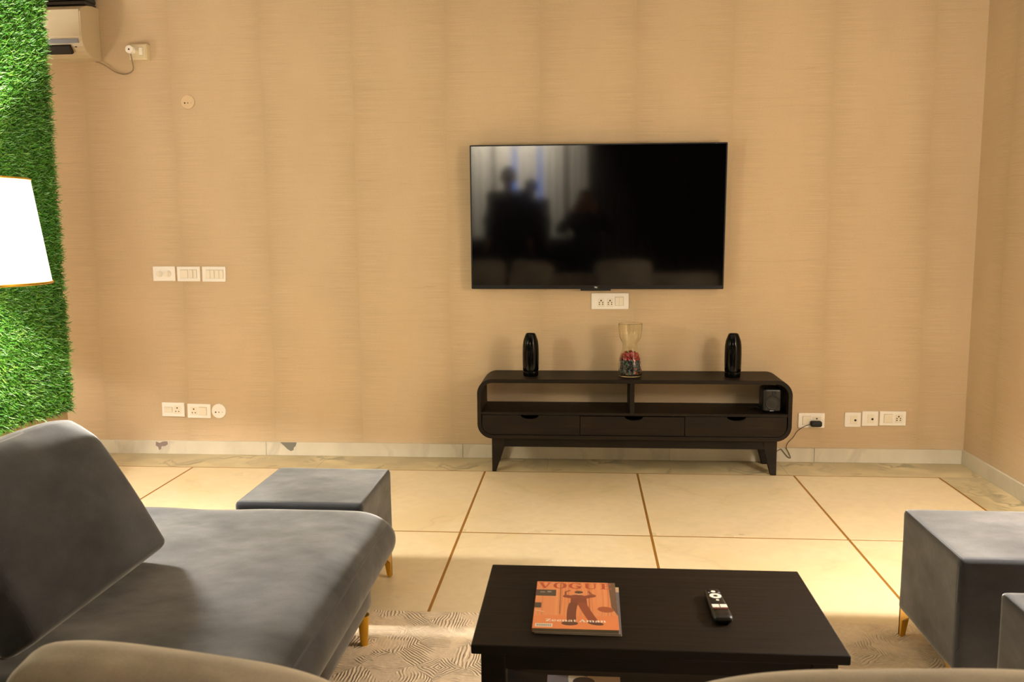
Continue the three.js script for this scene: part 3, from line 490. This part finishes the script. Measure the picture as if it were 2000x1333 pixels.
// ------------------------------------------------------------------ rug
{
  const rugTex = (S, fn) => dataTex(S, S, fn, true), S = 1024;           // one sheet of 1 x 1 m
  const carved = (u, v) => {     // height of the carved pile
    const w = fbm(u * 10, v * 10, 10, 10, 500, 3); const wu = 0.02 * (fbm(u * 20, v * 20, 20, 20, 530, 2) - 0.5), wv = 0.02 * (fbm(u * 20, v * 20, 20, 20, 540, 2) - 0.5); u += wu; v += wv;
    // diamonds filled with fine lines that run now one way, now the other
    const a = (u + v) * 6, b = (u - v) * 6, ia = Math.floor(a), ib = Math.floor(b), m = (((ia * 3 + ib * 5) % 7) + 7) % 7, fa = a - ia, fb = b - ib;
    const q = Math.max(Math.abs(fa - 0.5), Math.abs(fb - 0.5));
    let l; if (m < 2) l = Math.sin(u * 2 * Math.PI * 92 + 5 * w); else if (m < 4) l = Math.sin(v * 2 * Math.PI * 74 + 4 * w); else if (m < 6) l = Math.sin(q * 2 * Math.PI * 11 + 2 * w); else l = Math.sin((u + v) * 2 * Math.PI * 66 + 3 * w);
    const worn = fbm(u * 14, v * 14, 14, 14, 520, 4), k = 0.5 + 0.5 * Math.max(-1, Math.min(1, 1.8 * l));
    return k * Math.max(0.05, Math.min(1, (worn - 0.38) * 5)) * (0.65 + 0.35 * hash2(Math.floor(u * S), Math.floor(v * S), 4));
  };
  const map = rugTex(S, (u, v, i, j) => { const g = 0.9 + 0.1 * hash2(i, j, 12) + 0.1 * fbm(u * 90, v * 90, 90, 90, 600, 2); return [222 * g, 202 * g, 172 * g]; });
  const bump = dataTex(S, S, (u, v) => { const k = 255 * carved(u, v); return [k, k, k]; });
  const m = mesh('rug', box(-1.5, 1.62, 0.0, 0.003, 2.168, 4.75, 0.001), std({ map, bumpMap: bump, bumpScale: 0.005, roughness: 0.95 }));
  m.position.y = 0.0004; tag(m, 'beige rug with a worn raised maze pattern under the table', 'rug');
}

// ------------------------------------------------------------------ grey velvet seating
function ottoman(x0, z0, s, label) {
  const t = thing('ottoman', label, 'ottoman', [x0 + s / 2, 0.0036, z0 + s / 2], 0, 'grey velvet ottomans');
  const h = s / 2;
  mesh('upholstered_body', softBox(s, 0.345, s, 0.014, [40, 26, 40], (x, y, z) => { const b = 0.004 * (1 - (x / h) ** 2) * (1 - (z / h) ** 2) * ss(0.1, 0.17, y), w = 0.005 * N3(x * 6, y * 6, z * 6, 7); return [w, b + w * 0.6, w]; }).translate(0, 0.264, 0), M.velvet, t);
  for (const sx of [-1, 1]) for (const sz of [-1, 1]) {
    const w = shapeOf([[0, 0.097], [0, 0], [0.02, 0], [0.03, 0.06], [0.085, 0.097]]);
    const a = extrude(w, 0.01, 0.001), b = a.clone(); b.rotateY(-Math.PI / 2); b.translate(0.01, 0, 0);
    const lg = mergeGeometries([a, b]); lg.scale(1, 1, 1); lg.translate(-h + 0.004, 0, -h + 0.004);
    if (sx > 0 || sz > 0) { const p = lg.attributes.position; for (let i = 0; i < p.count; i++) p.setXYZ(i, p.getX(i) * -sx, p.getY(i), p.getZ(i) * -sz); if (sx * sz < 0) { const n = lg.index; if (n) for (let i = 0; i < n.count; i += 3) { const q = n.getX(i); n.setX(i, n.getX(i + 1)); n.setX(i + 1, q); } else { for (let i = 0; i < p.count; i += 3) { const ax = [p.getX(i), p.getY(i), p.getZ(i)]; p.setXYZ(i, p.getX(i + 1), p.getY(i + 1), p.getZ(i + 1)); p.setXYZ(i + 1, ...ax); } } } lg.computeVertexNormals(); }
    const m = mesh('leg', lg, M.gold, t); m.userData.label = 'gold corner leg';
  }
}
ottoman(-1.202, 1.84, 0.452, 'grey velvet ottoman behind the chaise near the cabinet');
ottoman(1.062, 2.237, 0.452, 'grey velvet ottoman with a bright top right of the coffee table');
ottoman(1.066, 2.905, 0.452, 'grey velvet ottoman cut off at the lower right, nearest the camera');
{
  const t = thing('chaise_sofa', 'grey velvet chaise sofa with a rounded seat edge and gold legs', 'sofa', [0, 0.0036, 0]);
  const x0 = -1.78, x1 = -0.612, z0 = 2.345, z1 = 3.56;
  mesh('seat_cushion', softBox(x1 - x0, 0.19, z1 - z0, [0.13, 0.092, 0.05], [60, 16, 60], (x, y, z) => { const w = N3(x * 5, z * 5, y * 3, 3), w2 = N3(x * 2.2, z * 2.2, 0, 5); return [0.014 * w2 * ss(0.2, 0.55, x), 0.008 * w * ss(-0.05, 0.08, y) + 0.012 * w2, 0.008 * w2]; }).translate((x0 + x1) / 2, 0.352, (z0 + z1) / 2), M.velvet, t);
  mesh('base', softBox(x1 - x0 - 0.1, 0.2, z1 - z0 - 0.03, 0.03, [30, 10, 30]).translate((x0 + x1) / 2 - 0.04, 0.2, (z0 + z1) / 2), M.velvet, t);
  mesh('backrest', softBox(0.2, 0.56, 0.78, 0.06, [10, 24, 30]).translate(-1.80, 0.39, 3.16), M.velvet, t);
  for (const [x, z] of [[-0.72, z0 + 0.09], [-0.72, z1 - 0.09], [-1.68, z0 + 0.09], [-1.68, z1 - 0.09]]) { const m = mesh('leg', new THREE.CylinderGeometry(0.02, 0.012, 0.105, 16).translate(x, 0.0525, z), M.gold, t); m.userData.label = 'gold tapered leg'; }
  // loose back cushion
  const H = 0.465, W = 0.60, T = 0.17;
  const g = softBox(T, H, W, [0.05, 0.02, 0.018], [16, 56, 60], (x, y, z) => { const a = 1 - (2 * y / H) ** 2, b = 1 - (2 * z / W) ** 2, k = 0.62 + 0.38 * Math.sqrt(Math.max(0, a * b)); const w = 0.010 * N3(y * 5, z * 5, x * 2, 13) + 0.010 * N3(y * 26, z * 9, 0, 15) * ss(0.13, 0.21, y); return [x * (k - 1) + w - 0.034 * ss(0.09, 0.235, y) ** 2 * (x > 0 ? 1 : x / 0.085 + 1 > 0 ? x / 0.085 + 1 : 0), -0.02 * (1 - b) * (1 - b) * ss(0, 0.2, y), 0]; });
  const c = mesh('back_cushion', g, M.velvet); c.position.set(-1.326, 0.669, 3.15); c.rotation.set(0, 0, 0.56);
  tag(c, 'big grey velvet cushion leaning back on the chaise', 'cushion');
}
// ------------------------------------------------------------------ beige sofa just in front of the camera
{
  const t = thing('beige_sofa', 'beige sofa seen from behind along the lower edge', 'sofa', [0, 0.0036, 0]);
  mesh('base', softBox(2.84, 0.2, 0.72, 0.04, [30, 8, 16]).translate(0, 0.2, 3.94), M.beige, t);
  mesh('backrest', softBox(2.84, 0.5, 0.14, 0.05, [40, 16, 8]).translate(0, 0.42, 4.28), M.beige, t);
  for (const s of [-1, 1]) mesh('armrest', softBox(0.16, 0.42, 0.74, 0.05, [8, 14, 20]).translate(s * 1.42, 0.31, 3.95), M.beige, t);
  for (let k = 0; k < 3; k++) mesh('seat_cushion', softBox(0.885, 0.13, 0.6, 0.045, [20, 8, 20]).translate(-0.89 + 0.89 * k, 0.335, 3.9), M.beige, t);
  for (const sx of [-1.3, 1.3]) for (const z of [3.65, 4.25]) mesh('leg', new THREE.CylinderGeometry(0.022, 0.015, 0.105, 14).translate(sx, 0.0525, z), M.wood, t);
  const pil = (x, y, w, h, tilt, label) => {
    const g = softBox(w, h, 0.17, [0.04, 0.04, 0.06], [36, 30, 12], (a, b, c) => { const p = 1 - (2 * a / w) ** 2, q = 1 - (2 * b / h) ** 2, k = 0.5 + 0.5 * Math.sqrt(Math.max(0, p * q)); return [0, 0.004 * N3(a * 8, c * 9, 0, 23) - (b > 0 ? 0.03 * (2 * a / w) ** 4 : 0), c * (k - 1) + 0.012 * N3(a * 7, b * 7, 1, 29)]; });
    const m = mesh('throw_pillow', g, M.beige); m.position.set(x, y, 4.09); m.rotation.set(0.16, 0, tilt); tag(m, label, 'pillow', 'beige pillows on the near sofa');
  };
  pil(-1.05, 0.627, 0.5, 0.42, 0.0, 'beige pillow in the lower left corner of the photo');
  pil(-0.53, 0.640, 0.46, 0.365, -0.15, 'beige pillow whose top shows before the chaise seat');
  pil(0.42, 0.622, 0.6, 0.42, 0.02, 'beige pillow whose top shows before the coffee table');
}

// ------------------------------------------------------------------ rear of the room, seen only in the dark television screen
function drape(name, x0, x1, y0, y1, z, folds, mat, label, group) {
  const n = folds * 10, pos = [], uv = [], idx = [], d = 0.028;
  for (const side of [0, 1]) for (let i = 0; i <= n; i++) for (const y of [y0, y1]) { const u = i / n; pos.push(x0 + (x1 - x0) * u, y, z + d * Math.sin(u * folds * 2 * Math.PI) + side * 0.004); uv.push(u, y); }
  const q = (n + 1) * 2;
  for (let i = 0; i < n; i++) { const a = i * 2; idx.push(a, a + 1, a + 2, a + 1, a + 3, a + 2, q + a, q + a + 2, q + a + 1, q + a + 1, q + a + 2, q + a + 3); }
  const g = new THREE.BufferGeometry(); g.setAttribute('position', new THREE.Float32BufferAttribute(pos, 3)); g.setAttribute('uv', new THREE.Float32BufferAttribute(uv, 2)); g.setIndex(idx); g.computeVertexNormals();
  return tag(mesh(name, g, mat), label, 'curtain', group);
}
const cg = 'cream curtain panels on the rear wall';
[[-1.72, -1.36, 0.5, 'cream curtain panel, outermost of the lit ones in the screen reflection'], [-1.30, -1.04, 1.36, 'short cream panel over the left half of the rear window'], [-0.98, -0.66, 1.36, 'short cream panel over the right half of the rear window'], [-0.61, -0.27, 0.5, 'long cream curtain panel just beside the rear window'], [-0.2, 0.08, 0.5, 'cream curtain panel nearest the dark drapes']].forEach(([a, b, y, l]) => drape('curtain', a, b, y, 2.75, 8.27, 3, M.curtain, l, cg));
const dg = 'dark drapes on the rear wall';
[[0.14, 0.8], [0.82, 1.5], [1.52, 2.16], [-2.5, -1.78], [-3.3, -2.55], [-4.1, -3.35]].forEach(([a, b], i) => drape('curtain', a, b, 0.02, 2.9, 8.3, 6, M.darkCurtain, ['dark brown drape just right of the cream panels', 'dark brown drape in the middle of the rear wall', 'dark brown drape in the rear right corner', 'dark brown drape just left of the cream panels', 'dark brown drape behind the partition end', 'dark brown drape in the far rear corner'][i], dg));
{
  const t = thing('sideboard', 'long dark sideboard below the rear window', 'cabinet', [-0.8, 0, 7.95]);
  mesh('cabinet_body', box(-1.0, 1.0, 0.08, 0.82, -0.22, 0.22, 0.006), M.wood, t);
  for (let k = 0; k < 4; k++) mesh('cabinet_door', box(-0.98 + 0.49 * k, -0.5 + 0.49 * k, 0.11, 0.79, -0.236, -0.22, 0.003), M.wood, t);
  for (const x of [-0.9, 0.9]) for (const z of [-0.15, 0.15]) mesh('leg', box(x - 0.025, x + 0.025, 0, 0.08, z - 0.025, z + 0.025, 0.003), M.wood, t);
}
for (const [x, I] of [[-1.55, 75], [-1.0, 70], [-0.5, 48]]) {  // unseen spotlights added to brighten the curtains mirrored in the screen
  const t = thing('added_spotlight', x < -1.2 ? 'added ceiling spotlight that brightens the outermost cream curtain' : x < -0.7 ? 'added ceiling spotlight that brightens the panels over the rear window' : 'added ceiling spotlight that brightens the long cream curtain', 'light', [x, HC, 7.75], 0, 'added spotlights that brighten the rear curtains');
  mesh('trim_ring', lathe([[0.03, -0.001], [0.045, -0.001], [0.045, -0.006], [0.03, -0.004], [0.03, -0.001]], 28), M.plastic, t);
  mesh('light_lens', new THREE.CylinderGeometry(0.029, 0.029, 0.003, 24).translate(0, -0.0025, 0), std({ color: '#ffffff', emissive: lin(1, 0.93, 0.82), emissiveIntensity: 4 }), t);
  const s = new THREE.SpotLight(lin(1, 0.93, 0.82), I, 0, 0.7, 0.6, 2); s.position.set(0, -0.02, 0); s.target.position.set(0, -1.35, 0.55); s.castShadow = true; t.add(s); t.add(s.target);
}

// ------------------------------------------------------------------ people behind the camera, mirrored in the screen
function field(bones, c, half, res, k) {           // tapered capsules joined smoothly, meshed on a grid
  const mc = new MarchingCubes(res, M.plastic, false, false, 120000); mc.isolation = 0; mc.reset();
  const pre = bones.map(([a, b, ra, rb]) => { const ab = [b[0] - a[0], b[1] - a[1], b[2] - a[2]]; return [a, ab, ab[0] ** 2 + ab[1] ** 2 + ab[2] ** 2 || 1e-9, ra, rb]; });
  const h = res / 2, sz = mc.size, F = mc.field;
  for (let z = 0; z < sz; z++) for (let y = 0; y < sz; y++) for (let x = 0; x < sz; x++) {
    const p0 = c[0] + half * (x - h) / h, p1 = c[1] + half * (y - h) / h, p2 = c[2] + half * (z - h) / h; let d = 1e3;
    for (const [a, ab, l, ra, rb] of pre) {
      const q0 = p0 - a[0], q1 = p1 - a[1], q2 = p2 - a[2], t = Math.max(0, Math.min(1, (q0 * ab[0] + q1 * ab[1] + q2 * ab[2]) / l));
      const e = Math.hypot(q0 - ab[0] * t, q1 - ab[1] * t, q2 - ab[2] * t) - (ra + (rb - ra) * t);
      if (e - d > k) continue; if (d - e > k) { d = e; continue; }
      const m = 0.5 + 0.5 * (d - e) / k; d = d * (1 - m) + e * m - k * m * (1 - m);
    }
    F[x + y * sz + z * sz * sz] = -d;
  }
  mc.update();
  const n = mc.count, g = new THREE.BufferGeometry(), P = mc.positionArray.slice(0, n * 3), Q = mc.normalArray.slice(0, n * 3);
  for (let i = 0; i < n; i++) for (let j = 0; j < 3; j++) P[i * 3 + j] = c[j] + P[i * 3 + j] * half;
  g.setAttribute('position', new THREE.BufferAttribute(P, 3)); g.setAttribute('normal', new THREE.BufferAttribute(Q, 3)); return g;
}
const skin = std({ color: '#a8775a', roughness: 0.6 }), hairM = std({ color: '#120d0b', roughness: 0.55 });
function person(pos, turn, H, arms, topColor, legColor, label, longHair) {
  const t = thing('person', label, 'person', pos, turn); const s = H / 1.75, v = (x, y, z) => [x * s, y * s, z * s];
  const J = { hipL: v(-0.09, 0.92, 0), hipR: v(0.09, 0.92, 0), kneeL: v(-0.1, 0.5, -0.01), kneeR: v(0.1, 0.5, -0.01), ankL: v(-0.1, 0.09, 0.02), ankR: v(0.1, 0.09, 0.02), pel: v(0, 0.96, 0), chest: v(0, 1.27, 0), neck: v(0, 1.45, 0), shL: v(-0.185, 1.42, 0), shR: v(0.185, 1.42, 0) };
  const [elL, wrL, elR, wrR] = arms.map(a => v(...a));
  const limb = (a, b, ra, rb) => [J[a] || a, J[b] || b, ra * s, rb * s];
  const legs = [limb('hipL', 'kneeL', 0.088, 0.058), limb('kneeL', 'ankL', 0.058, 0.04), limb('hipR', 'kneeR', 0.088, 0.058), limb('kneeR', 'ankR', 0.058, 0.04)];
  const trunk = [limb(v(-0.07, 0.97, 0), v(0.07, 0.97, 0), 0.115, 0.115), limb(v(-0.05, 1.12, 0), v(0.05, 1.12, 0), 0.1, 0.1), limb(v(-0.08, 1.3, 0), v(0.08, 1.3, 0), 0.115, 0.115), limb('shL', 'shR', 0.06, 0.06)];
  const armsB = [limb('shL', elL, 0.056, 0.042), limb(elL, wrL, 0.042, 0.028), limb('shR', elR, 0.056, 0.042), limb(elR, wrR, 0.042, 0.028)];
  const neck = [limb('neck', v(0, 1.55, -0.01), 0.055, 0.05)];
  const hc = v(0, 1.635, -0.015);
  const head = [[v(0, 1.655, 0.012), v(0, 1.66, -0.02), 0.094 * s, 0.088 * s], [v(0, 1.60, -0.03), v(0, 1.575, -0.055), 0.062 * s, 0.04 * s], [v(0, 1.64, -0.105), v(0, 1.615, -0.122), 0.009 * s, 0.014 * s], [v(-0.084, 1.64, 0.005), v(-0.088, 1.615, 0.0), 0.014 * s, 0.01 * s], [v(0.084, 1.64, 0.005), v(0.088, 1.615, 0.0), 0.014 * s, 0.01 * s], [v(-0.018, 1.583, -0.092), v(0.018, 1.583, -0.092), 0.008 * s, 0.008 * s], [v(0, 1.55, -0.01), v(0, 1.6, 0), 0.05 * s, 0.055 * s]];
  const geos = [field([...legs, ...trunk, ...armsB, ...neck], v(0, 0.82, 0), 0.86 * s, 110, 0.05 * s), field(head, hc, 0.16 * s, 60, 0.018 * s)];
  for (const [el, wr, side] of [[elL, wrL, -1], [elR, wrR, 1]]) {     // palm, four fingers and a thumb
    const d = new THREE.Vector3(wr[0] - el[0], wr[1] - el[1], wr[2] - el[2]).normalize(), up = Math.abs(d.y) > 0.8 ? new THREE.Vector3(0, 0, -1) : new THREE.Vector3(0, 1, 0);
    const w = new THREE.Vector3().crossVectors(d, up).normalize(), n = new THREE.Vector3().crossVectors(w, d).normalize(), W = new THREE.Vector3(...wr);
    const at = (a, b, c) => { const p = W.clone().addScaledVector(d, a * s).addScaledVector(n, b * s).addScaledVector(w, c * side * s); return [p.x, p.y, p.z]; };
    const bones = [[at(-0.02, 0, 0), at(0.02, 0, 0), 0.028 * s, 0.03 * s]];
    for (let f = 0; f < 4; f++) { const b = (f - 1.5) * 0.02, L = [0.066, 0.076, 0.07, 0.055][f]; bones.push([at(0.01, b, 0), at(0.085, b * 1.1, 0), 0.015 * s, 0.011 * s], [at(0.085, b * 1.1, 0), at(0.085 + L * 0.5, b * 1.15, 0.012), 0.0105 * s, 0.0095 * s], [at(0.085 + L * 0.5, b * 1.15, 0.012), at(0.085 + L * 0.85, b * 1.15, 0.034), 0.0095 * s, 0.008 * s]); }
    bones.push([at(0.015, 0.022, 0), at(0.05, 0.05, 0.012), 0.014 * s, 0.011 * s], [at(0.05, 0.05, 0.012), at(0.085, 0.056, 0.025), 0.011 * s, 0.009 * s]);
    geos.push(field(bones, at(0.06, 0, 0), 0.125 * s, 64, 0.008 * s));
  }
  mesh('body', mergeGeometries(geos), skin, t);
  const grow = (b, e) => b.map(([a, c, ra, rb]) => [a, c, ra + e * s, rb + e * s]);
  mesh('shirt', field(grow([...trunk, ...armsB.map((b, i) => i % 2 ? [b[0], [0, 1, 2].map(k => b[0][k] + 0.75 * (b[1][k] - b[0][k])), b[2], b[3] + 0.004] : b)], 0.014), v(0, 1.2, 0), 0.62 * s, 84, 0.05 * s), std({ color: topColor, roughness: 0.85 }), t);
  mesh('trousers', field(grow([...legs, trunk[0]], 0.016), v(0, 0.55, 0), 0.62 * s, 84, 0.04 * s), std({ color: legColor, roughness: 0.85 }), t);
  const hairB = [[v(0, 1.675, 0.03), v(0, 1.70, -0.02), 0.092 * s, 0.078 * s], [v(0, 1.62, 0.045), v(0, 1.60, 0.05), 0.08 * s, 0.06 * s]]; if (longHair) hairB.push([v(-0.05, 1.6, 0.05), v(-0.05, 1.42, 0.07), 0.05 * s, 0.035 * s], [v(0.05, 1.6, 0.05), v(0.05, 1.42, 0.07), 0.05 * s, 0.035 * s]);
  mesh('hair', field(hairB, v(0, 1.58, 0.03), 0.25 * s, 56, 0.03 * s), hairM, t);
  for (const x of [-0.1, 0.1]) mesh('shoe', field([[v(x, 0.045, 0.035), v(x, 0.04, -0.13), 0.045 * s, 0.036 * s], [v(x, 0.09, 0.03), v(x, 0.05, -0.03), 0.045 * s, 0.04 * s]], v(x, 0.05, -0.05), 0.17 * s, 40, 0.02 * s), M.blackMatte, t);
  for (const x of [-0.034, 0.034]) mesh('eye', new THREE.SphereGeometry(0.011 * s, 12, 8).translate(x * s, 1.645 * s, -0.099 * s), M.hole, t);
  return t;
}
const hang = [[-0.24, 1.14, 0.02], [-0.25, 0.9, -0.05], [0.24, 1.14, 0.02], [0.25, 0.9, -0.05]];
const hold = [[-0.33, 1.24, -0.02], [-0.13, 1.50, -0.12], [0.33, 1.24, -0.02], [0.13, 1.50, -0.12]];
person([0.02, 0, 5.42], 0, 1.52, hold, '#1a1a1e', '#15161a', 'person in dark clothes with raised hands standing behind the camera', true);
person([-0.90, 0, 5.75], 0, 1.80, hang, '#232329', '#17181c', 'tall person in dark clothes reflected before the blue window', false);
person([-0.70, 0, 7.0], 0.1, 1.66, hang, '#2a2626', '#17171a', 'person in dark clothes standing farther back near the curtains', false);

renderer.render(scene, camera);
